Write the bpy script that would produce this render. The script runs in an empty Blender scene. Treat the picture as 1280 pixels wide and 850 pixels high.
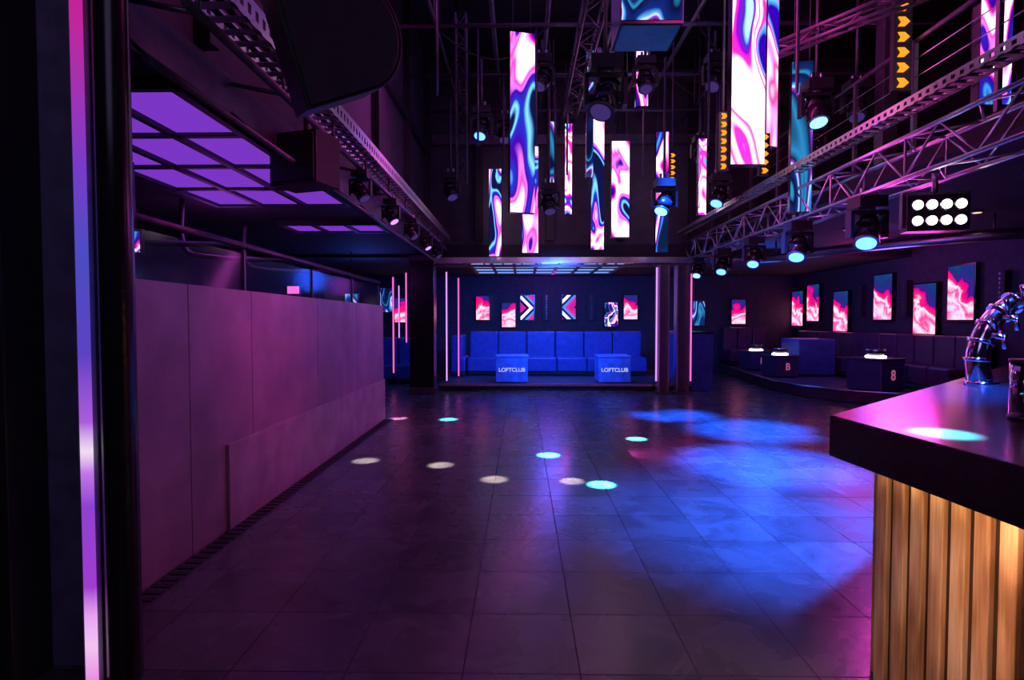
import bpy, bmesh, math, random
from mathutils import Vector, Matrix, Euler
random.seed(7)
scene = bpy.context.scene
scene.view_settings.view_transform = 'Standard'
scene.view_settings.look = 'None'
scene.view_settings.exposure = 0.0

# ------------------------------------------------------------------ materials
def nt(name):
    m = bpy.data.materials.new(name); m.use_nodes = True
    t = m.node_tree; t.nodes.clear()
    o = t.nodes.new('ShaderNodeOutputMaterial')
    return m, t, o
def N(t, kind, **kw):
    n = t.nodes.new(kind)
    for k, v in kw.items():
        if k in n.inputs: n.inputs[k].default_value = v
        else: setattr(n, k, v)
    return n
def ramp(t, stops, interp='LINEAR'):
    r = t.nodes.new('ShaderNodeValToRGB'); cr = r.color_ramp; cr.interpolation = interp
    while len(cr.elements) > 1: cr.elements.remove(cr.elements[-1])
    cr.elements[0].position = stops[0][0]; cr.elements[0].color = (*stops[0][1], 1)
    for p, c in stops[1:]:
        e = cr.elements.new(p); e.color = (*c, 1)
    return r
def pbr(name, col, rough=0.5, metal=0.0, nscale=8.0, var=0.25, bump=0.0, bscale=40.0, spec=0.5):
    m, t, o = nt(name)
    b = N(t, 'ShaderNodeBsdfPrincipled', Roughness=rough, Metallic=metal)
    b.inputs['Specular IOR Level'].default_value = spec
    tc = N(t, 'ShaderNodeTexCoord'); no = N(t, 'ShaderNodeTexNoise', Scale=nscale, Detail=5.0)
    t.links.new(tc.outputs['Object'], no.inputs['Vector'])
    lo = tuple(c*(1-var) for c in col); hi = tuple(min(1, c*(1+var)) for c in col)
    r = ramp(t, [(0.3, lo), (0.7, hi)])
    t.links.new(no.outputs['Fac'], r.inputs['Fac']); t.links.new(r.outputs['Color'], b.inputs['Base Color'])
    if bump > 0:
        n2 = N(t, 'ShaderNodeTexNoise', Scale=bscale, Detail=4.0)
        t.links.new(tc.outputs['Object'], n2.inputs['Vector'])
        bp = N(t, 'ShaderNodeBump', Strength=bump, Distance=0.01)
        t.links.new(n2.outputs['Fac'], bp.inputs['Height']); t.links.new(bp.outputs['Normal'], b.inputs['Normal'])
    t.links.new(b.outputs['BSDF'], o.inputs['Surface'])
    return m
def emis(name, col, s):
    m, t, o = nt(name)
    e = N(t, 'ShaderNodeEmission', Strength=s); e.inputs['Color'].default_value = (*col, 1)
    t.links.new(e.outputs[0], o.inputs['Surface'])
    return m
def mathn(t, op, a, b=None):
    n = t.nodes.new('ShaderNodeMath'); n.operation = op
    for i, v in enumerate((a, b)):
        if v is None: continue
        if isinstance(v, (int, float)): n.inputs[i].default_value = v
        else: t.links.new(v, n.inputs[i])
    return n.outputs[0]

def swirl(name, stops, strength=3.0, scale=1.2, dist=1.6, zs=0.55):
    m, t, o = nt(name)
    tc = N(t, 'ShaderNodeTexCoord'); oi = N(t, 'ShaderNodeObjectInfo')
    mp = N(t, 'ShaderNodeMapping'); mp.inputs['Scale'].default_value = (1.6, 1.0, zs); mp.inputs['Rotation'].default_value = (0, 0.5, 0)
    t.links.new(tc.outputs['Object'], mp.inputs['Vector'])
    cmb = t.nodes.new('ShaderNodeCombineXYZ')
    rr = mathn(t, 'MULTIPLY', oi.outputs['Random'], 53.0)
    for i in range(3): t.links.new(rr, cmb.inputs[i])
    add = t.nodes.new('ShaderNodeVectorMath'); add.operation = 'ADD'
    t.links.new(mp.outputs[0], add.inputs[0]); t.links.new(cmb.outputs[0], add.inputs[1])
    no = N(t, 'ShaderNodeTexNoise', Scale=scale, Detail=1.2, Distortion=dist)
    t.links.new(add.outputs[0], no.inputs['Vector'])
    r = ramp(t, stops); t.links.new(no.outputs['Fac'], r.inputs['Fac'])
    e = N(t, 'ShaderNodeEmission', Strength=strength)
    t.links.new(r.outputs['Color'], e.inputs['Color']); t.links.new(e.outputs[0], o.inputs['Surface'])
    return m
NAVY = (0.003, 0.004, 0.035)
SW = [(0.30, (0.002, 0.008, 0.03)), (0.35, (0.004, 0.01, 0.10)), (0.375, (0.03, 0.2, 0.6)), (0.395, (0.008, 0.01, 0.22)),
      (0.435, (0.02, 0.0, 0.20)), (0.455, (0.6, 0.005, 0.25)), (0.475, (0.95, 0.35, 0.75)), (0.495, (1.0, 0.85, 1.0)), (0.535, (1.0, 0.72, 0.98)), (0.56, (0.85, 0.02, 0.35)), (0.575, (0.8, 0.15, 0.7)),
      (0.59, (0.03, 0.0, 0.25)), (0.625, (0.01, 0.02, 0.35)), (0.645, (0.15, 0.5, 0.95)), (0.665, NAVY)]
M_SW = swirl('led_marble_pink', SW, 2.0, 1.3, 0.9)
SW3 = [(0.34, (0.02, 0.0, 0.25)), (0.37, (0.05, 0.3, 0.8)), (0.39, (0.5, 0.02, 0.5)), (0.41, (0.9, 0.02, 0.3)), (0.44, (1.0, 0.8, 0.95)), (0.475, (1.0, 0.25, 0.6)), (0.49, (0.9, 0.01, 0.18)),
       (0.515, (1.0, 0.85, 0.95)), (0.55, (1.0, 0.75, 0.95)), (0.57, (0.9, 0.02, 0.3)), (0.60, (0.15, 0.0, 0.4)), (0.63, (0.01, 0.02, 0.3)), (0.66, (0.3, 0.6, 1.0))]
M_SW3 = swirl('led_marble_hot_pink', SW3, 2.2, 1.8, 0.8)
SW2 = [(0.30, NAVY), (0.38, (0.005, 0.02, 0.12)), (0.41, (0.02, 0.22, 0.45)), (0.43, NAVY), (0.50, (0.006, 0.02, 0.18)),
       (0.53, (0.08, 0.35, 0.9)), (0.545, (0.6, 0.7, 1.0)), (0.56, (0.25, 0.04, 0.6)), (0.59, NAVY), (0.64, (0.02, 0.2, 0.45)), (0.68, NAVY)]
M_SW2 = swirl('led_marble_blue', SW2, 1.4, 1.4, 0.9)
M_SWS = swirl('small_screen_marble', SW, 1.6, 3.2, 0.7, 1.0)
def screen_wall(name):
    m, t, o = nt(name)
    tc = N(t, 'ShaderNodeTexCoord'); oi = N(t, 'ShaderNodeObjectInfo')
    sep = t.nodes.new('ShaderNodeSeparateXYZ'); t.links.new(tc.outputs['Object'], sep.inputs[0])
    cmb = t.nodes.new('ShaderNodeCombineXYZ')
    rr = mathn(t, 'MULTIPLY', oi.outputs['Random'], 31.0)
    t.links.new(mathn(t, 'ADD', sep.outputs[1], rr), cmb.inputs[1]); t.links.new(sep.outputs[0], cmb.inputs[0]); t.links.new(sep.outputs[2], cmb.inputs[2])
    no = N(t, 'ShaderNodeTexNoise', Scale=2.0, Detail=3.0, Distortion=0.8); t.links.new(cmb.outputs[0], no.inputs['Vector'])
    v = mathn(t, 'ADD', mathn(t, 'MULTIPLY', sep.outputs[2], 0.75), mathn(t, 'MULTIPLY', no.outputs['Fac'], 0.8))
    v = mathn(t, 'ADD', v, mathn(t, 'MULTIPLY', sep.outputs[1], -0.35))
    r = ramp(t, [(0.0, (0.9, 0.05, 0.25)), (0.12, (1.0, 0.45, 0.65)), (0.24, (0.85, 0.02, 0.16)), (0.34, (1.0, 0.5, 0.65)), (0.42, (0.8, 0.01, 0.12)), (0.52, (0.6, 0.0, 0.12)), (0.57, (0.03, 0.004, 0.14)), (0.68, (0.006, 0.015, 0.11)), (0.9, (0.005, 0.03, 0.10))])
    t.links.new(v, r.inputs['Fac'])
    e = N(t, 'ShaderNodeEmission', Strength=2.0)
    t.links.new(r.outputs['Color'], e.inputs['Color']); t.links.new(e.outputs[0], o.inputs['Surface'])
    return m
M_SCR = screen_wall('wall_screen_image')
def chevron(name, sgn):
    m, t, o = nt(name)
    tc = N(t, 'ShaderNodeTexCoord'); oi = N(t, 'ShaderNodeObjectInfo')
    sep = t.nodes.new('ShaderNodeSeparateXYZ'); t.links.new(tc.outputs['Object'], sep.inputs[0])
    a = mathn(t, 'ABSOLUTE', sep.outputs[2])
    v = mathn(t, 'ADD', mathn(t, 'MULTIPLY', a, sgn), sep.outputs[0])
    v = mathn(t, 'ADD', mathn(t, 'MULTIPLY', v, 1.5), mathn(t, 'MULTIPLY', oi.outputs['Random'], 0.5))
    v = mathn(t, 'FRACT', v)
    r = ramp(t, [(0.0, (0.45, 0.01, 0.25)), (0.25, (0.01, 0.0, 0.05)), (0.40, (0.9, 0.85, 1.0)), (0.58, (0.01, 0.01, 0.12)), (0.72, (0.04, 0.22, 0.8)), (0.84, (0.5, 0.02, 0.3))], 'CONSTANT')
    t.links.new(v, r.inputs['Fac'])
    e = N(t, 'ShaderNodeEmission', Strength=1.5)
    t.links.new(r.outputs['Color'], e.inputs['Color']); t.links.new(e.outputs[0], o.inputs['Surface'])
    return m
M_CHEV = chevron('chevron_screen_image', 1.0)
M_CHEV2 = chevron('chevron_screen_image_flipped', -1.0)

def floor_mat():
    m, t, o = nt('slate_tiles')
    b = N(t, 'ShaderNodeBsdfPrincipled')
    tc = N(t, 'ShaderNodeTexCoord'); mp = N(t, 'ShaderNodeMapping'); mp.inputs['Location'].default_value = (0.25, 0.1, 0)
    t.links.new(tc.outputs['Object'], mp.inputs['Vector'])
    br = N(t, 'ShaderNodeTexBrick', Scale=1.0); br.offset = 0.0
    br.inputs['Mortar Size'].default_value = 0.0035; br.inputs['Mortar Smooth'].default_value = 0.1
    br.inputs['Brick Width'].default_value = 0.5; br.inputs['Row Height'].default_value = 0.5
    br.inputs['Color1'].default_value = (0.052, 0.055, 0.058, 1); br.inputs['Color2'].default_value = (0.085, 0.09, 0.093, 1)
    br.inputs['Mortar'].default_value = (0.008, 0.008, 0.009, 1)
    t.links.new(mp.outputs[0], br.inputs['Vector'])
    no = N(t, 'ShaderNodeTexNoise', Scale=3.0, Detail=8.0, Distortion=1.0); t.links.new(tc.outputs['Object'], no.inputs['Vector'])
    r = ramp(t, [(0.3, (0.65, 0.65, 0.65)), (0.7, (1.3, 1.3, 1.3))]); t.links.new(no.outputs['Fac'], r.inputs['Fac'])
    mx = t.nodes.new('ShaderNodeMix'); mx.data_type = 'RGBA'; mx.blend_type = 'MULTIPLY'; mx.inputs[0].default_value = 1.0
    t.links.new(br.outputs['Color'], mx.inputs[6]); t.links.new(r.outputs['Color'], mx.inputs[7]); t.links.new(mx.outputs[2], b.inputs['Base Color'])
    rr = t.nodes.new('ShaderNodeMapRange'); rr.inputs['To Min'].default_value = 0.2; rr.inputs['To Max'].default_value = 0.34
    t.links.new(no.outputs['Fac'], rr.inputs['Value'])
    ro = mathn(t, 'ADD', rr.outputs[0], mathn(t, 'MULTIPLY', br.outputs['Fac'], 0.4)); t.links.new(ro, b.inputs['Roughness'])
    n2 = N(t, 'ShaderNodeTexNoise', Scale=7.0, Detail=7.0, Distortion=1.0); t.links.new(tc.outputs['Object'], n2.inputs['Vector'])
    h = mathn(t, 'SUBTRACT', mathn(t, 'MULTIPLY', n2.outputs['Fac'], 0.4), mathn(t, 'MULTIPLY', br.outputs['Fac'], 0.4))
    bp = N(t, 'ShaderNodeBump', Strength=0.45, Distance=0.012); t.links.new(h, bp.inputs['Height']); t.links.new(bp.outputs['Normal'], b.inputs['Normal'])
    t.links.new(b.outputs[0], o.inputs['Surface'])
    return m
M_FLOOR = floor_mat()
def wood_mat(name, stops):
    m, t, o = nt(name)
    b = N(t, 'ShaderNodeBsdfPrincipled', Roughness=0.45)
    tc = N(t, 'ShaderNodeTexCoord'); mp = N(t, 'ShaderNodeMapping'); mp.inputs['Scale'].default_value = (6, 6, 1.6)
    t.links.new(tc.outputs['Object'], mp.inputs['Vector'])
    no = N(t, 'ShaderNodeTexNoise', Scale=1.4, Detail=2.0); t.links.new(mp.outputs[0], no.inputs['Vector'])
    mp2 = N(t, 'ShaderNodeMapping'); mp2.inputs['Scale'].default_value = (45, 45, 2)
    t.links.new(tc.outputs['Object'], mp2.inputs['Vector'])
    n2 = N(t, 'ShaderNodeTexNoise', Scale=2.0, Detail=6.0); t.links.new(mp2.outputs[0], n2.inputs['Vector'])
    v = mathn(t, 'ADD', mathn(t, 'MULTIPLY', no.outputs['Fac'], 0.7), mathn(t, 'MULTIPLY', n2.outputs['Fac'], 0.3))
    r = ramp(t, stops)
    t.links.new(v, r.inputs['Fac']); t.links.new(r.outputs[0], b.inputs['Base Color'])
    t.links.new(b.outputs[0], o.inputs['Surface'])
    return m
M_WOOD = wood_mat('wood_slats', [(0.36, (0.30, 0.13, 0.07)), (0.5, (0.60, 0.32, 0.19)), (0.64, (0.85, 0.55, 0.38))])
M_WOODD = wood_mat('wood_backing_shade', [(0.36, (0.03, 0.012, 0.006)), (0.6, (0.07, 0.03, 0.015))])  # slat wood darkened: shade of the recesses put into the backing colour
def strip_mat():
    m, t, o = nt('led_strip_gradient')
    tc = N(t, 'ShaderNodeTexCoord'); sep = t.nodes.new('ShaderNodeSeparateXYZ'); t.links.new(tc.outputs['Object'], sep.inputs[0])
    mr = t.nodes.new('ShaderNodeMapRange'); mr.inputs['From Min'].default_value = 0.0; mr.inputs['From Max'].default_value = 3.4
    t.links.new(sep.outputs[2], mr.inputs['Value'])
    r = ramp(t, [(0.0, (0.9, 0.25, 0.8)), (0.05, (1.0, 0.6, 1.0)), (0.085, (0.9, 0.4, 1.0)), (0.12, (0.4, 0.05, 0.7)), (0.22, (0.3, 0.06, 0.7)), (0.26, (0.6, 0.2, 0.9)), (0.285, (1.0, 0.8, 1.0)), (0.32, (0.45, 0.12, 0.8)), (0.40, (0.12, 0.06, 0.6)), (0.52, (0.08, 0.08, 0.6)), (0.62, (0.2, 0.05, 0.65)), (0.8, (0.6, 0.02, 0.35)), (1, (0.6, 0.015, 0.28))])
    t.links.new(mr.outputs[0], r.inputs['Fac'])
    e = N(t, 'ShaderNodeEmission', Strength=0.9)
    t.links.new(r.outputs[0], e.inputs['Color']); t.links.new(e.outputs[0], o.inputs['Surface'])
    return m
M_STRIP = strip_mat()

M_BLACK = pbr('black_paint', (0.014, 0.012, 0.016), 0.5)
M_BLKGL = pbr('black_gloss', (0.014, 0.012, 0.016), 0.22)
M_WALL = pbr('dark_wall', (0.045, 0.035, 0.05), 0.75, bump=0.2)
M_WALLUP = pbr('upper_wall_paint', (0.05, 0.04, 0.055), 0.7, nscale=3, bump=0.15)
M_CEIL = pbr('ceiling_black', (0.018, 0.015, 0.02), 0.8)
M_PART = pbr('partition_board', (0.28, 0.20, 0.23), 0.42, nscale=2.5, var=0.25, bump=0.15, bscale=60)
M_PART2 = pbr('kick_board', (0.36, 0.27, 0.30), 0.42, nscale=4, var=0.22, bump=0.15, bscale=60)
M_ALU = pbr('aluminium', (0.6, 0.6, 0.62), 0.3, 1.0, var=0.1)
M_STEEL = pbr('dark_steel', (0.13, 0.12, 0.14), 0.4, 0.7)
M_CHROME = pbr('chrome', (0.85, 0.8, 0.85), 0.1, 1.0, var=0.05)
M_COLM = pbr('column_steel_lit_tint', (0.16, 0.14, 0.24), 0.45)  # blue-purple base stands in for the LED strip's light on the steel
M_LEATH = pbr('blue_leather', (0.04, 0.08, 0.34), 0.35, bump=0.2, bscale=90)
M_LEATHR = pbr('burgundy_leather', (0.08, 0.02, 0.08), 0.35, bump=0.2, bscale=90)
M_CUBE = pbr('table_lacquer', (0.08, 0.24, 0.60), 0.35)
M_CUBED = pbr('table_lacquer_dark', (0.05, 0.05, 0.14), 0.3)
M_PLAT = pbr('platform_carpet', (0.04, 0.035, 0.07), 0.6, bump=0.3)
M_COUNTER = pbr('counter_stone', (0.022, 0.02, 0.026), 0.2, nscale=15, bump=0.05)
M_GRILL = pbr('speaker_grille', (0.03, 0.025, 0.033), 0.55, bump=0.6, bscale=250)
M_PURP = emis('purple_ceiling_panel', (0.22, 0.04, 0.62), 0.9)
M_COOL = emis('cool_ceiling_panel', (0.2, 0.32, 0.8), 1.2)
M_LPINK = emis('pink_led', (1.0, 0.12, 0.55), 1.4)
M_LVIO = emis('violet_led', (0.6, 0.25, 1.0), 1.6)
M_CYAN = emis('cyan_lens', (0.08, 0.45, 1.0), 7.0)
M_BLUEL = emis('blue_lens', (0.05, 0.16, 1.0), 7.0)
M_WHITE = emis('white_lamp', (1.0, 0.85, 0.92), 7.0)
M_AMBER = emis('amber_led', (1.0, 0.25, 0.01), 1.8)
M_WARM = emis('warm_led', (1.0, 0.62, 0.25), 10.0)
M_LETTER = emis('letter_blue', (0.45, 0.5, 1.0), 1.0)
M_LETTERP = emis('letter_pink', (1.0, 0.2, 0.5), 0.35)
M_DL = emis('downlight_glow', (1, .6, .45), 1.5)
def glass():
    m, t, o = nt('clear_acrylic')
    a = N(t, 'ShaderNodeBsdfTransparent'); g = N(t, 'ShaderNodeBsdfGlossy', Roughness=0.1)
    mx = t.nodes.new('ShaderNodeMixShader'); mx.inputs[0].default_value = 0.03
    t.links.new(a.outputs[0], mx.inputs[1]); t.links.new(g.outputs[0], mx.inputs[2]); t.links.new(mx.outputs[0], o.inputs['Surface'])
    return m
M_GLASS = glass()

# ------------------------------------------------------------------ mesh builder
class MB:
    def __init__(s, name, origin=(0, 0, 0)):
        s.name = name; s.o = Vector(origin); s.bm = bmesh.new(); s.mats = []
    def mi(s, m):
        if m not in s.mats: s.mats.append(m)
        return s.mats.index(m)
    def _fin(s, faces, m, smooth=False):
        i = s.mi(m)
        for f in faces: f.material_index = i; f.smooth = smooth
    def box(s, c, d, m, rot=None):
        c = Vector(c) - s.o
        M = Matrix.Translation(c) @ (rot.to_4x4() if rot else Matrix.Identity(4)) @ Matrix.Diagonal((d[0], d[1], d[2], 1))
        r = bmesh.ops.create_cube(s.bm, size=1.0, matrix=M)
        s._fin({f for v in r['verts'] for f in v.link_faces}, m); return s
    def bx(s, x0, x1, y0, y1, z0, z1, m):
        return s.box(((x0+x1)/2, (y0+y1)/2, (z0+z1)/2), (abs(x1-x0), abs(y1-y0), abs(z1-z0)), m)
    def cyl(s, p1, p2, r1, m, r2=None, seg=12, caps=True, smooth=True):
        p1 = Vector(p1) - s.o; p2 = Vector(p2) - s.o; d = p2 - p1; L = d.length
        q = Vector((0, 0, 1)).rotation_difference(d)
        M = Matrix.Translation((p1+p2)/2) @ q.to_matrix().to_4x4()
        r = bmesh.ops.create_cone(s.bm, cap_ends=caps, segments=seg, radius1=r1, radius2=(r1 if r2 is None else r2), depth=L, matrix=M)
        fs = {f for v in r['verts'] for f in v.link_faces}
        s._fin(fs, m, smooth)
        for f in fs:
            if len(f.verts) > 4: f.smooth = False
        return s
    def tube(s, pts, r, m, seg=10):
        P = [Vector(p) - s.o for p in pts]; n = len(P); rings = []
        for i, p in enumerate(P):
            d = (P[min(i+1, n-1)] - P[max(i-1, 0)]).normalized()
            q = Vector((0, 0, 1)).rotation_difference(d)
            rad = r[i] if isinstance(r, (list, tuple)) else r
            rings.append([s.bm.verts.new(p + q @ Vector((rad*math.cos(2*math.pi*k/seg), rad*math.sin(2*math.pi*k/seg), 0))) for k in range(seg)])
        fs = []
        for a, b in zip(rings, rings[1:]):
            best = min(range(seg), key=lambda o_: sum((a[k].co - b[(k+o_) % seg].co).length for k in range(seg)))
            b[:] = b[best:] + b[:best]
            for k in range(seg):
                fs.append(s.bm.faces.new((a[k], a[(k+1) % seg], b[(k+1) % seg], b[k])))
        fs.append(s.bm.faces.new(rings[0][::-1])); fs.append(s.bm.faces.new(rings[-1]))
        s._fin(fs, m, True); return s
    def prism(s, poly, z0, z1, m, top=None, axis='z'):
        def mk(p, z):
            if axis == 'z': v = Vector((p[0], p[1], z))
            elif axis == 'y': v = Vector((p[0], z, p[1]))
            else: v = Vector((z, p[0], p[1]))
            return s.bm.verts.new(v - s.o)
        a = [mk(p, z0) for p in poly]; b = [mk(p, z1) for p in poly]; n = len(poly)
        fs = [s.bm.faces.new(a[::-1])] + [s.bm.faces.new((a[i], a[(i+1) % n], b[(i+1) % n], b[i])) for i in range(n)]
        t = s.bm.faces.new(b)
        s._fin(fs, m); s._fin([t], top or m); return s
    def done(s, bevel=0, parent=None):
        bmesh.ops.recalc_face_normals(s.bm, faces=s.bm.faces)
        me = bpy.data.meshes.new(s.name); s.bm.to_mesh(me); s.bm.free()
        for m in s.mats: me.materials.append(m)
        ob = bpy.data.objects.new(s.name, me); ob.location = s.o; scene.collection.objects.link(ob)
        if bevel:
            b = ob.modifiers.new('bevel', 'BEVEL'); b.width = bevel; b.segments = 2; b.limit_method = 'ANGLE'
        if parent:
            ob.parent = parent; ob.location = s.o - parent.location
        return ob
def text_child(parent, txt, size, loc, rot, mat, depth=0.004):
    cu = bpy.data.curves.new('lettering', 'FONT'); cu.body = txt; cu.size = size; cu.extrude = depth; cu.align_x = 'CENTER'; cu.align_y = 'CENTER'
    cu.offset = size*0.02
    tmp = bpy.data.objects.new('tmp', cu); scene.collection.objects.link(tmp)
    bpy.context.view_layer.update()
    me = bpy.data.meshes.new_from_object(tmp.evaluated_get(bpy.context.evaluated_depsgraph_get()))
    bpy.data.objects.remove(tmp)
    me.materials.clear(); me.materials.append(mat)
    ob = bpy.data.objects.new('lettering', me); scene.collection.objects.link(ob)
    ob.parent = parent; ob.location = Vector(loc) - parent.location; ob.rotation_euler = rot
    return ob
def cr(pts, n=6):
    out = []
    P = [Vector(p) for p in pts]; P = [P[0]*2-P[1]] + P + [P[-1]*2-P[-2]]
    for i in range(1, len(P)-2):
        for j in range(n):
            t_ = j/n; a, b, c_, d = P[i-1], P[i], P[i+1], P[i+2]
            out.append(0.5*((2*b)+(-a+c_)*t_+(2*a-5*b+4*c_-d)*t_**2+(-a+3*b-3*c_+d)*t_**3))
    out.append(P[-2]); return out

CZ = 7.0      # hall ceiling
BY = 17.5     # rear wall
RX = 8.2      # right wall
LX = -6.0
# ------------------------------------------------------------------ room shell
MB('floor', (0, 0, 0)).bx(LX-0.2, RX+0.2, -1.5, BY+0.2, -0.2, 0, M_FLOOR).done()
MB('ceiling', (0, 0, CZ)).bx(LX-0.2, RX+0.2, -1.5, BY+0.2, CZ, CZ+0.2, M_CEIL).done()
MB('wall_back').bx(LX-0.2, RX+0.2, BY, BY+0.2, 0, CZ, M_WALL).done()
MB('wall_right').bx(RX, RX+0.2, -1.5, BY, 0, CZ, M_WALL).done()
MB('wall_left').bx(LX-0.2, LX, -1.5, BY, 0, CZ, M_WALL).done()
MB('wall_upper_back').bx(-2.0, RX, 12.35, 12.6, 3.12, CZ, M_WALLUP).done()
MB('wall_upper_left').bx(-2.25, -2.0, 2.6, 12.6, 3.12, CZ, M_WALLUP).done()
MB('mezzanine_ceiling').bx(LX, -1.95, 2.6, 12.3, 2.92, 3.12, M_CEIL).done()
MB('mezzanine_ceiling').bx(3.85, RX, -1.5, 12.3, 3.0, 3.2, M_CEIL).done()
MB('mezzanine_ceiling').bx(LX, RX, 12.3, BY, 2.85, 3.12, M_CEIL).done()
fb = MB('fascia_beam').bx(-2.0, 3.6, 12.2, 12.34, 2.72, 2.84, M_ALU)
fb.bx(-2.0, 3.6, 12.22, 12.32, 2.64, 2.69, M_STEEL)
for i in range(15): fb.bx(-2.0+i*0.398, -1.97+i*0.398, 12.22, 12.32, 2.69, 2.72, M_STEEL)
fb.done()
uw = MB('upper_wall_panelling', (-1.99, 8, 5))
for y in (3.6, 5.7, 7.8, 9.9, 11.9): uw.bx(-2.0, -1.90, y-0.06, y+0.06, 3.2, CZ-0.02, M_BLACK)
uw.bx(-2.0, -1.93, 2.7, 12.3, 4.9, 5.05, M_BLACK)
uw.done()
ub = MB('upper_wall_panelling', (1, 12.3, 5))
for x in (-0.9, 0.6, 2.1, 3.6, 5.1): ub.bx(x-0.08, x+0.08, 12.24, 12.35, 3.2, CZ-0.02, M_BLACK)
ub.bx(-1.9, 6, 12.2, 12.35, 5.2, 5.4, M_STEEL); ub.done()

def light_grid(x0, x1, y0, y1, z, nx, ny, mat, gap=0.05):
    g = MB('ceiling_light_grid', ((x0+x1)/2, (y0+y1)/2, z))
    g.bx(x0-0.06, x1+0.06, y0-0.06, y1+0.06, z-0.02, z, M_BLACK)
    dx = (x1-x0)/nx; dy = (y1-y0)/ny
    for i in range(nx):
        for j in range(ny):
            g.bx(x0+i*dx+gap/2, x0+(i+1)*dx-gap/2, y0+j*dy+gap/2, y0+(j+1)*dy-gap/2, z-0.035, z-0.021, mat)
    for i in range(nx+1): g.bx(x0+i*dx-gap/2, x0+i*dx+gap/2, y0, y1, z-0.07, z-0.02, M_BLACK)
    for j in range(ny+1): g.bx(x0-gap/2, x1+gap/2, y0+j*dy-gap/2, y0+j*dy+gap/2, z-0.065, z-0.02, M_BLACK)
    g.done()
light_grid(-3.60, -2.04, 3.40, 6.85, 2.918, 3, 4, M_PURP)
light_grid(-3.45, -2.04, 8.2, 8.9, 2.918, 3, 1, M_PURP)
light_grid(-1.2, 2.4, 12.7, 16.0, 2.848, 7, 4, M_COOL, 0.07)

# ------------------------------------------------------------------ left partition
p = MB('wall_partition', (-2.1, 5.9, 0))
ys = [2.55, 3.05, 3.6, 4.45, 5.9, 7.3, 8.72]
p.bx(-2.2, -2.12, 2.55, 8.72, 0, 1.72, M_BLACK)
for a, b in zip(ys, ys[1:]): p.bx(-2.13, -2.10, a+0.003, b-0.003, 0.0, 1.73, M_PART)
p.bx(-2.10, -2.075, 4.03, 8.70, 0.0, 0.62, M_PART2)
p.done(0.004)
t = MB('trim_1', (-2.03, 5.9, 0)).bx(-2.075, -1.95, 2.6, 8.7, 0, 0.012, M_STEEL)
for i in range(75): t.bx(-2.065, -1.96, 2.65+i*0.08, 2.69+i*0.08, 0.012, 0.018, M_BLACK)
t.done()
g = MB('acrylic_screen', (-2.16, 5.6, 1.72)).bx(-2.165, -2.155, 2.7, 8.7, 1.72, 2.02, M_GLASS)
for y in (3.1, 4.45, 5.9, 7.3, 8.65): g.bx(-2.175, -2.145, y-0.01, y+0.01, 1.72, 2.03, M_STEEL)
g.done()

# ------------------------------------------------------------------ near left steel column with LED strip
c = MB('steel_column', (-1.85, 2.3, 0))
c.bx(-2.30, -1.70, 2.42, 2.46, 0, CZ, M_COLM)
c.bx(-2.08, -2.03, 2.22, 2.42, 0, CZ, M_BLACK)
c.cyl((-1.66, 2.34, 0), (-1.66, 2.34, CZ), 0.065, M_BLKGL, seg=24)
c.bx(-2.6, -2.2, 2.3, 2.42, 0, CZ, M_BLACK)
c.bx(-2.30, -2.08, 2.2, 2.24, 1.42, 1.52, M_STEEL)
c.done(0.006)
MB('led_strip', (-1.77, 2.30, 0)).bx(-1.79, -1.75, 2.29, 2.31, 0.0, 5.0, M_STRIP).bx(-1.81, -1.73, 2.31, 2.419, 0.0, 5.0, M_COLM).done()

# ------------------------------------------------------------------ far columns
def far_column(x0, x1, y0, y1, top):
    MB('support_column', ((x0+x1)/2, (y0+y1)/2, 0)).bx(x0, x1, y0, y1, 0, top, M_BLKGL).bx(x0-0.03, x1+0.03, y0-0.03, y1+0.03, 0, 0.12, M_STEEL).bx(x0-0.02, x1+0.02, y0-0.02, y1+0.02, top-0.12, top, M_STEEL).done(0.01)
far_column(-2.30, -1.80, 11.8, 12.19, 2.85)
def hcol(x, y, w, top):
    h = MB('steel_column', (x, y, 0))
    h.bx(x-w/2, x-w/2+0.03, y-0.12, y+0.12, 0, top, M_ALU).bx(x+w/2-0.03, x+w/2, y-0.12, y+0.12, 0, top, M_ALU).bx(x-w/2, x+w/2, y+0.0, y+0.03, 0, top, M_STEEL)
    h.bx(x-w/2-0.05, x+w/2+0.05, y-0.17, y+0.17, 0, 0.03, M_STEEL).done()
hcol(2.93, 12.02, 0.22, 2.64)
hcol(3.32, 12.02, 0.26, 2.64)
def strip(x, y, z0, z1, mat, w=0.026):
    s = MB('led_strip', (x, y, z0)).bx(x-w/2, x+w/2, y, y+0.02, z0, z1, mat).bx(x-w/2-0.015, x+w/2+0.015, y+0.02, y+0.05, z0-0.02, z1+0.02, M_STEEL)
    s.done()
for x, y, z0, z1, m in [(-1.62, 12.42, 0.2, 2.55, M_LVIO), (-1.48, 13.5, 0.2, 2.5, M_LPINK), (2.79, 11.95, 0.25, 2.6, M_LVIO), (3.50, 11.95, 0.25, 2.6, M_LPINK),
                        (-2.95, 13.2, 0.3, 2.5, M_LPINK), (-2.65, 13.2, 1.0, 2.6, M_LPINK), (-3.5, 16.4, 0.3, 2.5, M_LVIO)]:
    strip(x, y, z0, z1, m)

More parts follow.
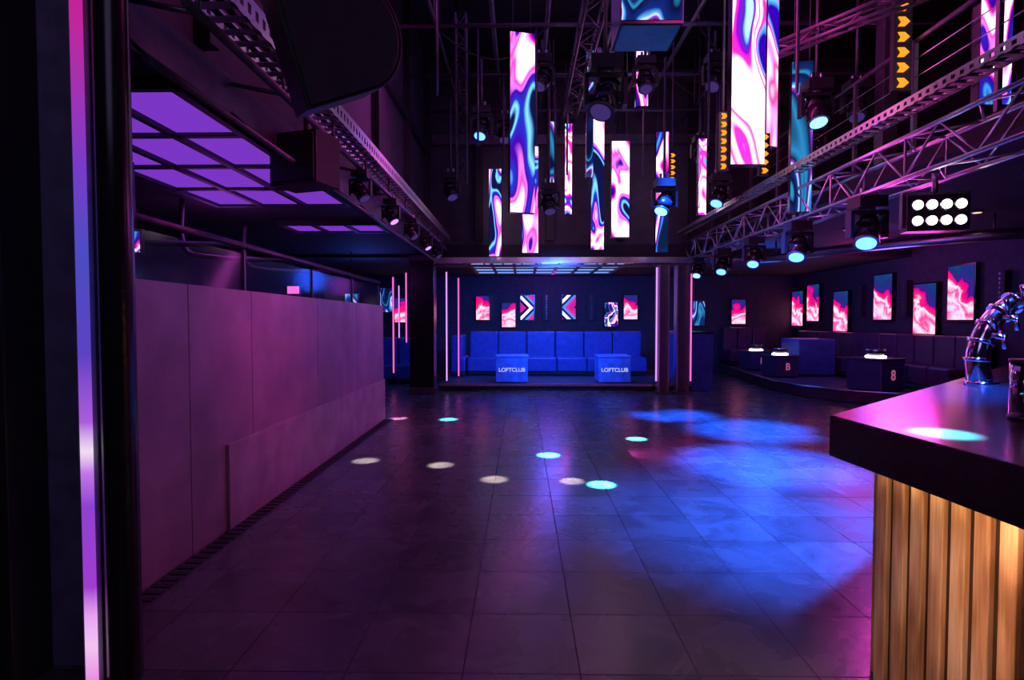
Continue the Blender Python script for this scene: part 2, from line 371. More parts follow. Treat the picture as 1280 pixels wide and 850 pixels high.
# ------------------------------------------------------------------ centre platform + sofas + tables
pl = MB('seating_platform', (0.8, 14, 0)).bx(-1.75, 3.6, 12.36, BY-0.02, 0, 0.14, M_PLAT).bx(-1.78, 3.63, 12.33, 12.40, 0.10, 0.15, M_ALU)
pl.bx(-1.75, 3.6, 12.35, 12.36, 0.0, 0.1, M_BLKGL); pl.done()
def sofa(x0, x1, y0, y1, z, n, mat, seat_h=0.45, back_h=1.08):
    s = MB('banquette_sofa', ((x0+x1)/2, (y0+y1)/2, z))
    s.bx(x0, x1, y0+0.05, y1, z, z+0.12, M_BLACK)
    w = (x1-x0)/n
    for i in range(n):
        a, b = x0+i*w+0.008, x0+(i+1)*w-0.008
        s.bx(a, b, y0, y1-0.22, z+0.1, z+seat_h, mat)
        s.bx(a, b, y1-0.26, y1, z+0.1, z+back_h, mat)
    return s.done(0.035)
sofa(-1.35, 3.1, 14.2, 15.2, 0.142, 6, M_LEATH)
MB('booth_divider', (3.85, 13.1, 0)).bx(3.66, 4.1, 12.4, 14.6, 0, 1.22, M_LEATH).bx(3.64, 4.12, 12.38, 14.62, 1.22, 1.26, M_BLKGL).done(0.03)
sofa(-4.2, -2.5, 13.6, 14.5, 0.0, 3, M_LEATH)
def side_sofa(x0, x1, y0, y1, z, n, mat, back='+'):
    s = MB('banquette_sofa', ((x0+x1)/2, (y0+y1)/2, z))
    s.bx(x0, x1, y0, y1, z, z+0.1, M_BLACK); w = (y1-y0)/n
    for i in range(n):
        a, b = y0+i*w+0.008, y0+(i+1)*w-0.008
        if back == '+':
            s.bx(x0, x1-0.22, a, b, z+0.1, z+0.45, mat); s.bx(x1-0.26, x1, a, b, z+0.1, z+1.0, mat)
        else:
            s.bx(x0+0.22, x1, a, b, z+0.1, z+0.45, mat); s.bx(x0, x0+0.26, a, b, z+0.1, z+1.0, mat)
    return s.done(0.035)
side_sofa(-1.72, -1.38, 14.0, 15.2, 0.142, 2, M_LEATH, '-')

def cube_table(x, y, z, w, h, mat, txt, tm, tsize, rz=0.0):
    R = Matrix.Rotation(rz, 3, 'Z')
    tb = MB('cube_table', (x, y, z))
    tb.box((x, y, z+h/2-0.01), (w, w, h-0.06), mat, R).box((x, y, z+h-0.02), (w+0.03, w+0.03, 0.04), mat, R).box((x, y, z+0.02), (w-0.06, w-0.06, 0.04), M_BLACK, R)
    ob = tb.done(0.012)
    off = R @ Vector((0, -w/2-0.001, h*0.48))
    text_child(ob, txt, tsize, (x+off.x, y+off.y, z+off.z), (math.radians(90), 0, rz), tm)
    return ob
cube_table(-0.21, 12.85, 0.142, 0.70, 0.60, M_CUBE, 'LOFTCLUB', M_LETTER, 0.12)
cube_table(2.02, 12.85, 0.142, 0.70, 0.60, M_CUBE, 'LOFTCLUB', M_LETTER, 0.12)

# ------------------------------------------------------------------ right seating
arc = [(5.9, 17.4), (5.75, 15.5), (5.5, 13.7), (5.42, 12.4), (5.55, 11.4), (5.95, 10.7), (6.6, 10.2), (7.4, 9.9), (RX-0.02, 9.8), (RX-0.02, 17.4)]
MB('seating_platform', (7, 13, 0)).prism(arc, 0, 0.22, M_PLAT).done(0.02)
ed = MB('trim_2', (5.6, 12, 0.2)); ed.tube([(a-0.02, b, 0.22) for a, b in arc[:8]], 0.02, M_ALU); ed.done()
side_sofa(7.3, RX-0.15, 9.95, 16.4, 0.222, 12, M_LEATHR, '+')
sofa(5.95, 7.25, 16.5, 17.35, 0.222, 3, M_LEATHR)
MB('pouf_bench', (6.85, 13.6, 0.22)).bx(6.35, 7.2, 13.3, 14.2, 0.26, 1.08, M_LEATH).bx(6.40, 7.16, 13.35, 14.16, 0.222, 0.27, M_BLACK).done(0.05)
cube_table(6.55, 10.75, 0.222, 0.66, 0.60, M_CUBED, '8', M_LETTERP, 0.26, math.radians(25))
cube_table(5.93, 13.3, 0.222, 0.56, 0.5, M_CUBED, 'B', M_LETTERP, 0.22, math.radians(12))
cube_table(6.15, 15.2, 0.222, 0.6, 0.5, M_CUBED, 'B', M_LETTERP, 0.22, math.radians(10))
def bucket(x, y, z):
    b = MB('ice_bucket', (x, y, z)); b.cyl((x, y, z), (x, y, z+0.03), 0.17, M_WHITE, seg=24).cyl((x, y, z+0.03), (x, y, z+0.13), 0.13, M_BLKGL, r2=0.16, seg=24).cyl((x, y, z+0.13), (x, y, z+0.15), 0.165, M_CHROME, seg=24)
    b.done()
bucket(6.55, 10.75, 0.825); bucket(5.93, 13.3, 0.725); bucket(6.15, 15.2, 0.725)

def rscreen(y, zc, h=1.0, w=0.62):
    s = MB('wall_screen', (RX-0.08, y, zc))
    s.bx(RX-0.09, RX, y-w/2-0.03, y+w/2+0.03, zc-h/2-0.03, zc+h/2+0.03, M_BLKGL)
    s.bx(RX-0.10, RX-0.09, y-w/2, y+w/2, zc-h/2, zc+h/2, M_SCR); s.done()
for y, z in [(10.8, 2.02), (11.75, 1.74), (13.1, 2.03), (14.8, 1.74), (16.2, 2.0), (17.1, 1.86)]: rscreen(y, z)
for y in (9.9, 12.35, 13.95):
    w = MB('wall_speaker', (RX-0.06, y, 2.0)).bx(RX-0.12, RX, y-0.1, y+0.1, 1.6, 2.35, M_GRILL)
    for k in range(9): w.cyl((RX-0.125, y, 1.66+k*0.08), (RX-0.12, y, 1.66+k*0.08), 0.025, M_STEEL, seg=10)
    w.done(0.01)
def bscreen(x, zc, w=0.40, h=0.72, m=M_CHEV):
    s = MB('wall_screen', (x, BY-0.1, zc)).bx(x-w/2-0.03, x+w/2+0.03, BY-0.09, BY, zc-h/2-0.03, zc+h/2+0.03, M_BLKGL)
    s.bx(x-w/2, x+w/2, BY-0.1, BY-0.09, zc-h/2, zc+h/2, m); s.done()
for x, z, m in [(-1.17, 1.89, M_SCR), (-0.39, 1.67, M_SCR), (0.17, 1.89, M_CHEV), (1.43, 1.91, M_CHEV2), (2.70, 1.69, M_SWS), (3.28, 1.91, M_SCR)]: bscreen(x, z, m=m)
for x, z, m in [(5.30, 1.72, M_SW2), (-4.08, 2.13, M_SW2), (-3.69, 1.82, M_SCR), (6.51, 1.77, M_SCR)]:
    MB('wall_screen', (x, BY-0.1, z)).bx(x-0.23, x+0.23, BY-0.09, BY, z-0.4, z+0.4, M_BLKGL).bx(x-0.2, x+0.2, BY-0.1, BY-0.09, z-0.36, z+0.36, m).done()
for x in (-0.9, 0.75, 2.1):
    w = MB('wall_speaker', (x, BY-0.06, 1.9)).bx(x-0.12, x+0.12, BY-0.1, BY, 1.5, 2.3, M_GRILL)
    for kk in range(9): w.cyl((x, BY-0.105, 1.56+kk*0.085), (x, BY-0.1, 1.56+kk*0.085), 0.028, M_STEEL, seg=10)
    w.done(0.01)

# ------------------------------------------------------------------ bar
bar = MB('bar_counter', (2.2, 2.6, 0))
top = [(1.43, 0.9), (1.31, 2.46), (5.3, 6.1), (6.2, 5.1), (6.2, 0.9)]
bar.prism(top, 0.925, 1.1, M_COUNTER)
base = [(1.60, 0.95), (1.52, 2.40), (5.3, 5.85), (6.1, 5.0), (6.1, 0.95)]
bar.prism(base, 0.0, 0.925, M_BLACK)
barob = bar.done(0.006)
sl = MB('wood_slats', (1.5, 1.8, 0))
def slats(a, b, n):
    a = Vector((*a, 0)); b = Vector((*b, 0)); d = (b-a)/n; u = d.normalized()
    R = Matrix.Rotation(math.atan2(u.y, u.x), 3, 'Z')
    for i in range(n):
        c = a + d*(i+0.5); w_ = d.length
        sl.box((c.x, c.y, 0.44), (w_*0.995, 0.02, 0.88), M_WOODD, R)
        sl.box((c.x, c.y, 0.44), (w_*0.64, 0.06, 0.88), M_WOOD, R)
slats((1.575, 0.97), (1.495, 2.40), 15)
slats((1.50, 2.41), (5.25, 5.84), 54)
slo = sl.done(0.004); slo.parent = barob; slo.location = slo.location - barob.location
ws = MB('led_strip', (1.5, 1.7, 0.92)); ws.box((1.45, 1.65, 0.916), (0.02, 1.4, 0.012), M_WARM, Matrix.Rotation(math.radians(3.2), 3, 'Z')); wo = ws.done(); wo.parent = barob; wo.location = wo.location - barob.location

# beer tap tower
bt = MB('beer_tap_tower', (2.85, 3.6, 1.1))
Y = 3.62
bt.cyl((2.86, Y, 1.1), (2.86, Y, 1.125), 0.09, M_CHROME, seg=24)
arcp = cr([(2.85, Y, 1.12), (2.83, Y, 1.26), (2.87, Y, 1.42), (2.96, Y, 1.55), (3.08, Y, 1.63), (3.17, Y, 1.60), (3.19, Y, 1.52)])
bt.tube(arcp, [0.068-0.0006*i for i in range(len(arcp))], M_CHROME, 16)
for i in (6, 10, 14, 18, 22):
    q = arcp[i]; qn = (arcp[i+1]-arcp[i-1]).normalized()
    bt.cyl(q-qn*0.012, q+qn*0.012, 0.072, M_CHROME, seg=20)
for i in (12, 17, 22, 27):
    q = arcp[i]
    bt.cyl(q, q+Vector((0.02, -0.13, -0.02)), 0.018, M_CHROME).cyl(q+Vector((0.02, -0.12, 0.0)), q+Vector((0.02, -0.13, -0.09)), 0.013, M_CHROME).cyl(q+Vector((0.0, -0.08, 0.03)), q+Vector((-0.03, -0.1, 0.10)), 0.012, M_CHROME, r2=0.016)
bt.done()
cx, cy = 2.04, 2.36
ck = MB('metal_canister', (cx, cy, 1.1)).cyl((cx, cy, 1.1), (cx, cy, 1.33), 0.05, M_CHROME, seg=28).cyl((cx, cy, 1.33), (cx, cy, 1.345), 0.054, M_STEEL, seg=28).cyl((cx, cy, 1.1), (cx, cy, 1.115), 0.055, M_STEEL, seg=28)
ck.done()

# ------------------------------------------------------------------ trusses & trays
def truss(a, b, s, seg=0.4, r=0.022, name='lighting_truss', mat=None):
    mat = mat or M_ALU
    a = Vector(a); b = Vector(b); d = b-a; L = d.length; u = d.normalized(); w = u.cross(Vector((0, 0, 1))).normalized(); v = Vector((0, 0, 1)) if abs(u.z) < 0.5 else Vector((0, 1, 0))
    if abs(u.z) > 0.5: w = Vector((1, 0, 0))
    T = MB(name, (a+b)/2); off = [w*s/2+v*s/2, w*s/2-v*s/2, -w*s/2-v*s/2, -w*s/2+v*s/2]
    for o_ in off: T.cyl(a+o_, b+o_, r, mat, seg=8)
    n = int(L/seg)
    for i in range(n):
        p0 = a+u*(i*L/n); p1 = a+u*((i+1)*L/n)
        for k_ in range(4):
            o1, o2 = off[k_], off[(k_+1) % 4]
            T.cyl(p0+(o1 if i % 2 else o2), p1+(o2 if i % 2 else o1), r*0.5, mat, seg=6)
            if i % 3 == 0: T.cyl(p0+o1, p0+o2, r*0.5, mat, seg=6)
    return T.done()
truss((3.55, 1.5, 2.93), (3.55, 12.1, 2.93), 0.36)
def tray(x0, x1, y0, y1, z, h=0.08, step=0.12, holes=False):
    T = MB('cable_tray', ((x0+x1)/2, (y0+y1)/2, z))
    for xa in (x0, x1-0.012):
        if holes:
            T.bx(xa, xa+0.012, y0, y1, z, z+h*0.3, M_ALU).bx(xa, xa+0.012, y0, y1, z+h*0.7, z+h, M_ALU)
            y = y0
            while y < y1: T.bx(xa, xa+0.012, y, y+0.05, z+h*0.3, z+h*0.7, M_ALU); y += 0.09
        else: T.bx(xa, xa+0.012, y0, y1, z, z+h, M_ALU)
    y = y0
    while y < y1:
        T.bx(x0, x1, y, y+step*0.45, z, z+0.008, M_ALU); y += step
    for f in (0.33, 0.66): T.cyl((x0+(x1-x0)*f, y0, z+0.03), (x0+(x1-x0)*f, y1, z+0.03), 0.018, M_BLACK, seg=6)
    T.done()
tray(3.25, 3.42, 1.6, 12.15, 3.3, 0.08, 0.12, True)
tray(-1.74, -1.50, 2.6, 12.15, 3.15, 0.14, 0.14, True)
e = MB('edge_rail', (-1.97, 7, 3)).bx(-1.95, -1.90, 2.62, 12.18, 2.86, 3.1, M_STEEL)
e.cyl((-1.56, 2.7, 2.98), (-1.56, 12.1, 2.98), 0.025, M_STEEL).cyl((-1.75, 2.7, 2.72), (-1.75, 12.1, 2.72), 0.02, M_STEEL)
for y in range(3, 13): e.cyl((-1.56, y-0.2, 2.98), (-1.9, y-0.2, 3.05), 0.015, M_STEEL).cyl((-1.75, y-0.2, 2.72), (-1.92, y-0.2, 2.88), 0.012, M_STEEL).cyl((-1.56, y-0.2, 2.98), (-1.56, y-0.2, 3.15), 0.012, M_STEEL)
e.done()
r = MB('mezzanine_railing', (3.95, 7, 3.2))
for i in range(11): r.bx(3.93, 3.97, 1.8+i*1.03, 1.84+i*1.03, 3.2, 4.3, M_STEEL)
for z in (3.4, 3.58, 3.76, 3.94, 4.12): r.cyl((3.95, 1.8, z), (3.95, 12.2, z), 0.006, M_ALU, seg=6)
r.cyl((3.95, 1.8, 4.3), (3.95, 12.2, 4.3), 0.025, M_STEEL); r.done()
for x, y in [(4.45, 7.2), (5.0, 10.5)]:
    MB('steel_column', (x, y, 3.2)).bx(x-0.09, x+0.09, y-0.09, y+0.09, 3.2, CZ, M_STEEL).bx(x-0.13, x+0.13, y-0.13, y+0.13, 3.2, 3.23, M_STEEL).done(0.005)
op = MB('rigging_pipes', (0.8, 7, 5.8))
PX = (-1.2, -0.4, 0.35, 1.3, 1.9, 2.4, 3.3)
for i, x in enumerate(PX): op.cyl((x, 2.2, 5.6+0.1*(i % 2)), (x, 12.1, 5.6+0.1*(i % 2)), 0.03, M_STEEL, seg=8)
for y in (4.2, 6.2, 8.0, 9.6, 11.2): op.cyl((-1.88, y, 5.53), (6.5, y, 5.53), 0.03, M_STEEL, seg=8)
for x in (-1.2, 0.35, 1.3, 2.4, 3.3):
    for y in (4.2, 8.0, 11.2): op.cyl((x, y, 5.6), (x, y, CZ-0.01), 0.015, M_STEEL, seg=6)
for x, y in [(0.2, 8.0), (0.75, 9.6), (2.0, 9.6), (2.55, 8.0), (-0.3, 9.6), (0.5, 11.2), (2.9, 6.2), (1.3, 11.2), (-0.6, 8.0), (3.2, 9.6), (0.55, 9.6), (-0.9, 6.2)]:
    op.cyl((x, y, 3.9), (x, y, 5.53), 0.018, M_STEEL, seg=6)
op.bx(-1.88, RX-0.02, 11.9, 12.1, 6.4, 6.6, M_STEEL).bx(-1.88, RX-0.02, 7.0, 7.15, 6.6, 6.8, M_STEEL).bx(-1.88, RX-0.02, 9.0, 9.15, 6.6, 6.8, M_STEEL)
for (x0, y0), (x1, y1) in [((-1.2, 8), (0.35, 8)), ((0.35, 9.6), (1.3, 9.6)), ((1.3, 6.2), (2.4, 6.2)), ((2.4, 8), (3.3, 8)), ((-0.4, 6.2), (0.35, 6.2)), ((2.4, 9.6), (3.9, 9.6)), ((3.3, 6.2), (4.4, 7.1))]:
    op.tube(cr([(x0, y0, 5.5), ((x0*2+x1)/3, y0, 5.15), ((x0+2*x1)/3, y1, 5.1), (x1, y1, 5.5)], 5), 0.012, M_BLACK, 6)
op.done()
M_TRD = pbr('black_truss_steel', (0.10, 0.08, 0.10), 0.4, 0.6)
truss((-0.95, 9.2, 3.7), (-0.95, 9.2, CZ-0.02), 0.16, 0.22, 0.014, mat=M_TRD)
truss((4.2, 5.0, 4.6), (2.9, 6.8, 4.6), 0.12, 0.25, 0.02, mat=M_TRD)
truss((0.9, 3.2, 5.4), (0.9, 12.0, 5.4), 0.25, 0.4, 0.018, mat=M_TRD)
truss((-1.85, 7.4, 6.2), (5.5, 7.4, 6.2), 0.3, 0.4, 0.018, mat=M_TRD)

# ------------------------------------------------------------------ hanging LED columns
def led_panel(x, y, z0, z1, w, mat=M_SW, rz=0.0, d=0.09):
    zc = (z0+z1)/2; R = Matrix.Rotation(rz, 3, 'Z')
    L = MB('hanging_led_panel', (x, y, zc))
    L.box((x, y, zc), (w, d, z1-z0), M_BLKGL, R)
    for sgn in (-1, 1):
        o_ = R @ Vector((0, sgn*(d/2+0.004), 0))
        L.box((x+o_.x, y+o_.y, zc), (w-0.012, 0.006, z1-z0-0.012), mat, R)
    for sgn in (-1, 1):
        o_ = R @ Vector((sgn*w*0.35, 0, 0))
        if z1 < CZ-0.05: L.cyl((x+o_.x, y+o_.y, z1), (x+o_.x, y+o_.y, CZ-0.005), 0.006, M_STEEL, seg=6)
    L.done()
for x, y, z0, z1, w_, m_, rz in [
    (0.0, 7.2, 2.83, 5.02, 0.32, M_SW, 14), (0.17, 11.4, 2.83, 4.9, 0.32, M_SW, 0), (-0.54, 11.9, 2.82, 4.6, 0.26, M_SW, 0),
    (1.43, 11.0, 2.84, 5.6, 0.25, M_SW, 0), (1.57, 9.3, 2.83, 4.35, 0.29, M_SW, 0), (1.91, 5.0, 2.82, 5.3, 0.29, M_SW3, 0),
    (2.56, 6.1, 3.30, 5.6, 0.16, M_SW3, 25), (3.42, 7.2, 2.83, 4.65, 0.25, M_SW2, -10), (1.84, 9.0, 4.78, 6.0, 0.19, M_SW, 0),
    (2.76, 11.5, 2.85, 5.2, 0.25, M_SW, 0), (4.12, 5.2, 3.38, 5.2, 0.28, M_SW, 0), (3.08, 10.0, 3.3, 4.6, 0.14, M_SW3, 0),
    (0.88, 11.0, 3.5, 5.2, 0.14, M_SW3, 0), (0.51, 10.0, 3.7, 4.9, 0.10, M_SW2, 0), (1.14, 9.8, 3.9, 6.0, 0.12, M_SW2, 0)]:
    led_panel(x, y, z0, z1, w_, m_, math.radians(rz))
hb = MB('hanging_led_cube', (1.1, 5.2, 4.4))
hb.bx(0.83, 1.36, 4.95, 5.45, 4.0, 4.75, M_BLKGL)
hb.bx(0.84, 1.35, 4.94, 4.948, 4.03, 4.74, M_SW2).bx(0.85, 1.34, 4.97, 5.43, 3.99, 4.0, pbr('teal_panel', (0.03, 0.35, 0.35), 0.4))
for x in (0.9, 1.30): hb.cyl((x, 5.2, 4.75), (x, 5.2, CZ-0.005), 0.008, M_STEEL, seg=6)
hb.done()
def amber(x, y, z0, n, s=0.09):
    A = MB('amber_light_column', (x, y, z0)); h = n*s*1.5
    A.bx(x-s*0.9, x+s*0.9, y, y+0.06, z0, z0+h, M_BLACK)
    for i in range(n):
        zc = z0+(i+0.5)*s*1.5
        A.prism([(x-s*0.55, zc-s*0.45), (x+s*0.1, zc-s*0.45), (x+s*0.6, zc), (x+s*0.1, zc+s*0.45), (x-s*0.55, zc+s*0.45), (x-s*0.25, zc)], y-0.012, y, M_AMBER, axis='y')
    A.cyl((x, y+0.03, z0+h), (x, y+0.03, CZ-0.005), 0.012, M_STEEL, seg=6)
    A.done()
amber(3.80, 5.9, 3.80, 10, 0.1)
amber(1.83, 5.3, 2.86, 7, 0.05)
amber(2.20, 5.3, 2.82, 5, 0.05)
amber(2.33, 9.0, 3.55, 6, 0.06)

# ------------------------------------------------------------------ moving heads
def moving_head(x, y, ztop, s=1.0, tilt=(0.2, -0.5, -1.0), lens=M_CYAN, hang=None, name='moving_head_light'):
    H = MB(name, (x, y, ztop))
    H.box((x, y, ztop-0.06*s), (0.26*s, 0.22*s, 0.11*s), M_BLACK)
    H.cyl((x, y, ztop-0.115*s), (x, y, ztop-0.14*s), 0.07*s, M_STEEL, seg=16)
    H.box((x, y, ztop-0.155*s), (0.34*s, 0.1*s, 0.04*s), M_BLACK)
    for sg in (-1, 1):
        H.box((x+sg*0.16*s, y, ztop-0.27*s), (0.035*s, 0.1*s, 0.25*s), M_BLACK)
    c_ = Vector((x, y, ztop-0.33*s)); d = Vector(tilt).normalized()
    H.cyl(c_-Vector((0.15*s, 0, 0)), c_+Vector((0.15*s, 0, 0)), 0.035*s, M_STEEL, seg=12)
    H.cyl(c_-d*0.16*s, c_-d*0.02*s, 0.085*s, M_BLKGL, r2=0.12*s, seg=20)
    H.cyl(c_-d*0.02*s, c_+d*0.13*s, 0.12*s, M_BLKGL, r2=0.105*s, seg=20)
    H.cyl(c_+d*0.13*s, c_+d*0.145*s, 0.11*s, M_STEEL, seg=20)
    H.cyl(c_+d*0.145*s, c_+d*0.155*s, 0.085*s, lens, seg=20)
    H.cyl((x-0.05*s, y, ztop), (x-0.05*s, y, ztop+0.08*s), 0.02*s, M_ALU).cyl((x+0.05*s, y, ztop), (x+0.05*s, y, ztop+0.08*s), 0.02*s, M_ALU)
    if hang: H.cyl((x, y, ztop), (x, y, hang), 0.02, M_STEEL, seg=8)
    H.done()
M_DIM = emis('dim_lens', (0.1, 0.05, 0.3), 0.5)
for x, y, z, s, l in [(-0.62, 9.0, 4.8, 1.0, M_BLUEL), (0.9, 6.3, 4.32, 1.3, M_DIM), (0.42, 9.0, 3.62, 0.95, M_DIM), (2.2, 9.0, 3.68, 1.1, M_CYAN),
                      (3.5, 7.0, 4.35, 1.1, M_CYAN), (4.2, 7.4, 4.5, 1.0, M_DIM), (3.04, 9.0, 3.75, 1.0, M_BLUEL), (1.6, 7.6, 4.9, 0.9, M_DIM), (5.1, 6.4, 4.9, 1.2, M_DIM),
                      (-0.3, 10.5, 5.2, 1.0, M_DIM), (2.7, 8.2, 5.2, 1.0, M_DIM), (0.3, 8.4, 5.3, 1.0, M_DIM), (3.3, 10.8, 4.9, 1.0, M_DIM), (-1.3, 10.6, 4.2, 1.0, M_DIM), (4.6, 9.3, 4.6, 1.1, M_DIM)]:
    moving_head(x, y, z, s, (random.uniform(-.5, .5), -0.4, -1), l, 5.53 if y not in (6.3,) else CZ-0.005)
for y, l, s in [(5.85, M_BLUEL, 1.05), (7.3, M_BLUEL, 1.0), (8.65, M_BLUEL, 0.9), (10.0, M_BLUEL, 0.9), (11.4, M_CYAN, 0.8)]:
    moving_head(3.45, y, 2.74, s, (-0.35, -0.55, -1), l)
for y, l in [(5.6, M_DIM), (6.9, M_LVIO), (8.2, M_DIM), (9.4, M_LVIO), (10.6, M_DIM)]:
    moving_head(-1.56, y, 2.95, 0.6, (0.6, -0.2, -1), l)
b = MB('blinder_light', (3.4, 4.7, 2.4))
R = Matrix.Rotation(math.radians(-12), 3, 'Z')
cc = Vector((3.48, 4.95, 2.40)); S = 0.88
b.box(cc, (0.52*S, 0.14, 0.34*S), M_BLACK, R)
b.box(cc+Vector((0, 0, 0.17)), (0.56*S, 0.03, 0.03), M_ALU, R)
for sg in (-1, 1): b.box(cc+R@Vector((sg*0.275*S, 0, 0.03)), (0.02, 0.06, 0.28), M_STEEL, R)
for i in range(4):
    for j in range(2):
        q = cc+R@Vector(((i-1.5)*0.12*S, -0.07, (j-0.5)*0.15*S)); q2 = q+R@Vector((0, -0.02, 0))
        b.cyl(q, q2, 0.055*S, M_CHROME, seg=16).cyl(q2, q2+R@Vector((0, -0.006, 0)), 0.044*S, M_WHITE, seg=16)
b.cyl(cc+Vector((0, 0, 0.17)), (3.48, 4.95, 2.74), 0.025, M_ALU); b.done()

# ------------------------------------------------------------------ speakers top-left
sp = MB('hanging_speaker', (-1.05, 2.9, 3.2))
Rs = Euler((math.radians(12), math.radians(-18), math.radians(25))).to_matrix()
def pl2(pts, m, d0, d1, ctr):
    a = [sp.bm.verts.new(ctr+Rs@Vector((p_[0], d0, p_[1]))-sp.o) for p_ in pts]; c2 = [sp.bm.verts.new(ctr+Rs@Vector((p_[0], d1, p_[1]))-sp.o) for p_ in pts]
    n = len(pts); fs = [sp.bm.faces.new(a[::-1]), sp.bm.faces.new(c2)]+[sp.bm.faces.new((a[i], a[(i+1) % n], c2[(i+1) % n], c2[i])) for i in range(n)]
    sp._fin(fs, m)
ctr = Vector((-0.96, 3.0, 2.90))
prof = [(-0.26, -0.28), (0.08, -0.24)] + [(0.08+0.22*math.cos(a), 0.02+0.26*math.sin(a)) for a in [math.radians(x) for x in range(-75, 80, 15)]] + [(0.08, 0.30), (-0.26, 0.36)]
pl2(prof, M_BLACK, -0.2, 0.2, ctr)
pl2([(x*0.93, z*0.93) for x, z in prof], M_GRILL, -0.215, -0.2, ctr)
sp.cyl(ctr, (-1.2, 3.2, CZ-0.01), 0.02, M_STEEL).cyl(ctr+Vector((-0.2, 0, 0.1)), (-1.48, 3.1, 3.3), 0.025, M_STEEL)
sp.done(0.01)
s2 = MB('hanging_speaker', (-1.8, 4.5, 2.6))
Rz = Matrix.Rotation(math.radians(-18), 3, 'Z')
s2.box((-1.72, 4.6, 2.76), (0.44, 0.3, 0.40), M_BLACK, Rz).box(Vector((-1.72, 4.6, 2.76))+Rz@Vector((0, -0.155, 0)), (0.40, 0.012, 0.36), M_GRILL, Rz)
s2.box((-1.72, 4.6, 2.98), (0.3, 0.05, 0.05), M_STEEL, Rz).cyl((-1.7, 4.6, 2.97), (-1.7, 4.6, 3.15), 0.03, M_STEEL); s2.done(0.015)

bp_ = MB('service_pipes', (-3, 6, 2.5))
for y in (3.8, 5.2, 6.6, 8.1): bp_.tube(cr([(-3.9, y, 2.90), (-3.9, y, 2.4), (-3.7, y+0.1, 2.25), (-2.6, y+0.2, 2.2)], 5), 0.03, M_STEEL)
bp_.cyl((-2.6, 3.2, 2.2), (-2.6, 10.5, 2.2), 0.03, M_STEEL); bp_.done()
def sign(x, y, z, w, h, m):
    MB('illuminated_sign', (x, y, z)).bx(x-w/2, x+w/2, y, y+0.01, z-h/2, z+h/2, m).bx(x-w/2-0.02, x+w/2+0.02, y+0.01, y+0.05, z-h/2-0.02, z+h/2+0.02, M_BLACK).cyl((x, y+0.03, z+h/2), (x, y+0.03, 2.91), 0.012, M_STEEL).done()
sign(-3.4, 5.0, 2.19, 0.12, 0.18, M_SWS)
sign(-4.3, 10.8, 2.08, 0.22, 0.14, M_LPINK)
sign(-3.5, 11.8, 1.95, 0.25, 0.2, M_SW2)
for x, y in [(5.2, 6.0), (6.2, 8.0), (5.3, 9.5), (6.8, 10.5), (6.0, 12.0), (7.2, 7.5)]:
    z = 3.0
    MB('ceiling_downlight', (x, y, z)).cyl((x, y, z-0.03), (x, y, z), 0.07, M_STEEL, seg=20).cyl((x, y, z-0.034), (x, y, z-0.03), 0.05, M_DL, seg=20).done()
cd = MB('ventilation_duct', (5.5, 9, 2.6))
cd.tube(cr([(3.9, 11.9, 2.72), (4.8, 11.0, 2.7), (5.6, 9.4, 2.7), (6.6, 8.2, 2.7), (8.1, 7.8, 2.7)], 8), 0.08, M_ALU, 16)
for x, y in [(4.8, 11.0), (5.6, 9.4), (6.6, 8.2)]: cd.cyl((x, y, 2.75), (x, y, 3.0), 0.015, M_STEEL)
cd.done()

# ------------------------------------------------------------------ lights
def area(loc, tgt, size, col, pw, sy=None):
    l = bpy.data.lights.new('area_lamp', 'AREA'); l.energy = pw; l.color = col; l.size = size
    if sy: l.shape = 'RECTANGLE'; l.size_y = sy
    o_ = bpy.data.objects.new('area_lamp', l); o_.location = loc
    o_.rotation_euler = (Vector(tgt)-Vector(loc)).to_track_quat('-Z', 'Y').to_euler(); scene.collection.objects.link(o_)
def spot(loc, tgt, deg, col, pw, blend=0.15, r=0.02):
    l = bpy.data.lights.new('spot_lamp', 'SPOT'); l.energy = pw; l.color = col; l.spot_size = math.radians(deg); l.spot_blend = blend; l.shadow_soft_size = r
    o_ = bpy.data.objects.new('spot_lamp', l); o_.location = loc
    o_.rotation_euler = (Vector(tgt)-Vector(loc)).to_track_quat('-Z', 'Y').to_euler(); scene.collection.objects.link(o_)
def point(loc, col, pw, r=0.15):
    l = bpy.data.lights.new('point_lamp', 'POINT'); l.energy = pw; l.color = col; l.shadow_soft_size = r
    o_ = bpy.data.objects.new('point_lamp', l); o_.location = loc; scene.collection.objects.link(o_)
area((0.8, 7.0, 6.3), (0.8, 7, 0), 4, (0.42, 0.14, 1.0), 34, 8)
area((1.5, 4.0, 4.8), (-2.1, 5.0, 1.5), 1.0, (1.0, 0.07, 0.5), 26)
spot((0.8, 4.0, 4.2), (-2.1, 4.8, 1.7), 34, (1.0, 0.05, 0.42), 320, 1.0, 0.3)
area((-0.5, -0.8, 3.5), (-0.3, 4, 0), 2.0, (0.6, 0.45, 1.0), 12)
for x, y, z in [(-1.0, 5.5, 5.2), (1.2, 9.5, 4.9), (2.6, 4.2, 5.0), (5.6, 8.5, 4.8)]: point((x, y, z), (0.9, 0.12, 0.7), 9, 0.2)  # added magenta fill without fixtures, to catch trusses and rigging
W = (1.0, 0.75, 0.7); CY = (0.10, 0.85, 1.0)
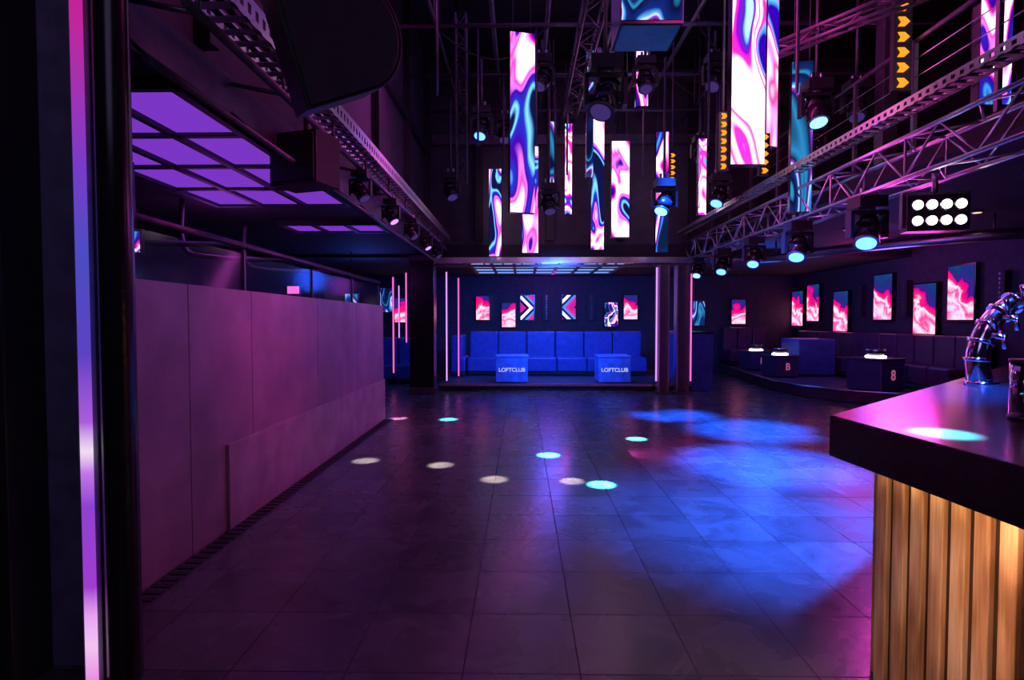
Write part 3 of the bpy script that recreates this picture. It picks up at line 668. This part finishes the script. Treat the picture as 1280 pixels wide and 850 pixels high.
for (x, y), col, pw in [((0.30, 6.39), CY, 85000), ((0.73, 5.24), CY, 85000), ((1.46, 7.3), CY, 75000), ((-1.11, 8.7), CY, 60000), ((-1.9, 8.78), (1, .3, .7), 20000),
                        ((-1.67, 6.1), W, 11000), ((-0.84, 5.93), W, 11000), ((-0.255, 5.4), W, 11000), ((0.47, 5.35), W, 11000)]:
    src = Vector((x*0.4+0.9, y+1.0, 5.0))
    if x == 0.47: src = Vector((0.45, 5.6, 4.8))
    spot(src, (x, y, 0), 3.2, col, pw, 0.7)
BL = (0.006, 0.10, 1.0)
spot((2.7, 7.0, 4.6), (3.15, 7.9, 0), 25, BL, 19000, 0.85, 0.12)
spot((2.9, 5.6, 4.6), (2.6, 6.0, 0), 27, BL, 26000, 0.9, 0.12)
spot((2.2, 8.6, 4.6), (2.4, 9.2, 0), 20, BL, 16000, 0.8, 0.12)
spot((2.6, 2.6, 4.2), (2.0, 4.2, 0), 42, (0.01, 0.12, 1.0), 11000, 1.0, 0.15)
spot((2.6, 3.6, 4.5), (3.3, 5.2, 0), 24, (1.0, 0.03, 0.4), 2200, 1.0, 0.15)
spot((0.0, 7.0, 4.6), (-0.4, 8.6, 0), 34, (1.0, 0.03, 0.4), 700, 1.0, 0.15)
spot((2.2, 3.2, 4.0), (1.50, 2.06, 1.1), 4.4, CY, 36000, 0.7)
area((3.9, 5.9, 2.1), (3.1, 4.4, 1.1), 0.5, (1.0, 0.06, 0.65), 20)
point((2.5, 3.0, 2.0), (1.0, 0.1, 0.7), 5, 0.1)  # added light with no fixture, brightens the beer tap
area((1.38, 1.70, 0.90), (1.55, 1.68, 0.35), 0.04, (1.0, 0.64, 0.38), 9, 1.4)
spot((0.8, 11.0, 2.4), (0.8, 14.2, 0.7), 100, (0.02, 0.12, 1.0), 900, 0.8, 0.3)
point((0.7, 13.7, 2.5), (0.02, 0.10, 1.0), 80, 0.3)
point((0.8, 16.3, 2.5), (0.5, 0.08, 0.9), 18, 0.3)
point((-3.4, 12.5, 2.2), (0.05, 0.12, 1.0), 34, 0.3)
point((6.8, 11.8, 2.6), (1.0, 0.05, 0.5), 20, 0.4)
point((5.4, 13.0, 2.5), (0.03, 0.12, 1.0), 90, 0.4)
point((6.0, 9.6, 2.2), (0.2, 0.10, 1.0), 30, 0.4)
point((-3.6, 7.0, 2.5), (0.6, 0.1, 0.9), 12, 0.4)
area((2.2, 6.5, 3.4), (3.6, 6.5, 3.0), 0.3, (0.95, 0.07, 0.55), 80, 8)
area((-0.9, 8.0, 3.6), (-1.8, 8.0, 3.15), 0.3, (0.9, 0.10, 0.8), 34, 7)

w = bpy.data.worlds.new('world'); scene.world = w; w.use_nodes = True
w.node_tree.nodes['Background'].inputs[0].default_value = (0.2, 0.08, 0.4, 1); w.node_tree.nodes['Background'].inputs[1].default_value = 0.02

cam = bpy.data.cameras.new('camera'); cam.lens = 20.25; cam.sensor_width = 36; cam.clip_start = 0.05
co = bpy.data.objects.new('camera', cam); co.location = (0, 0, 1.5)
co.rotation_euler = (math.radians(90-1.91), 0, math.radians(0.95)); scene.collection.objects.link(co); scene.camera = co
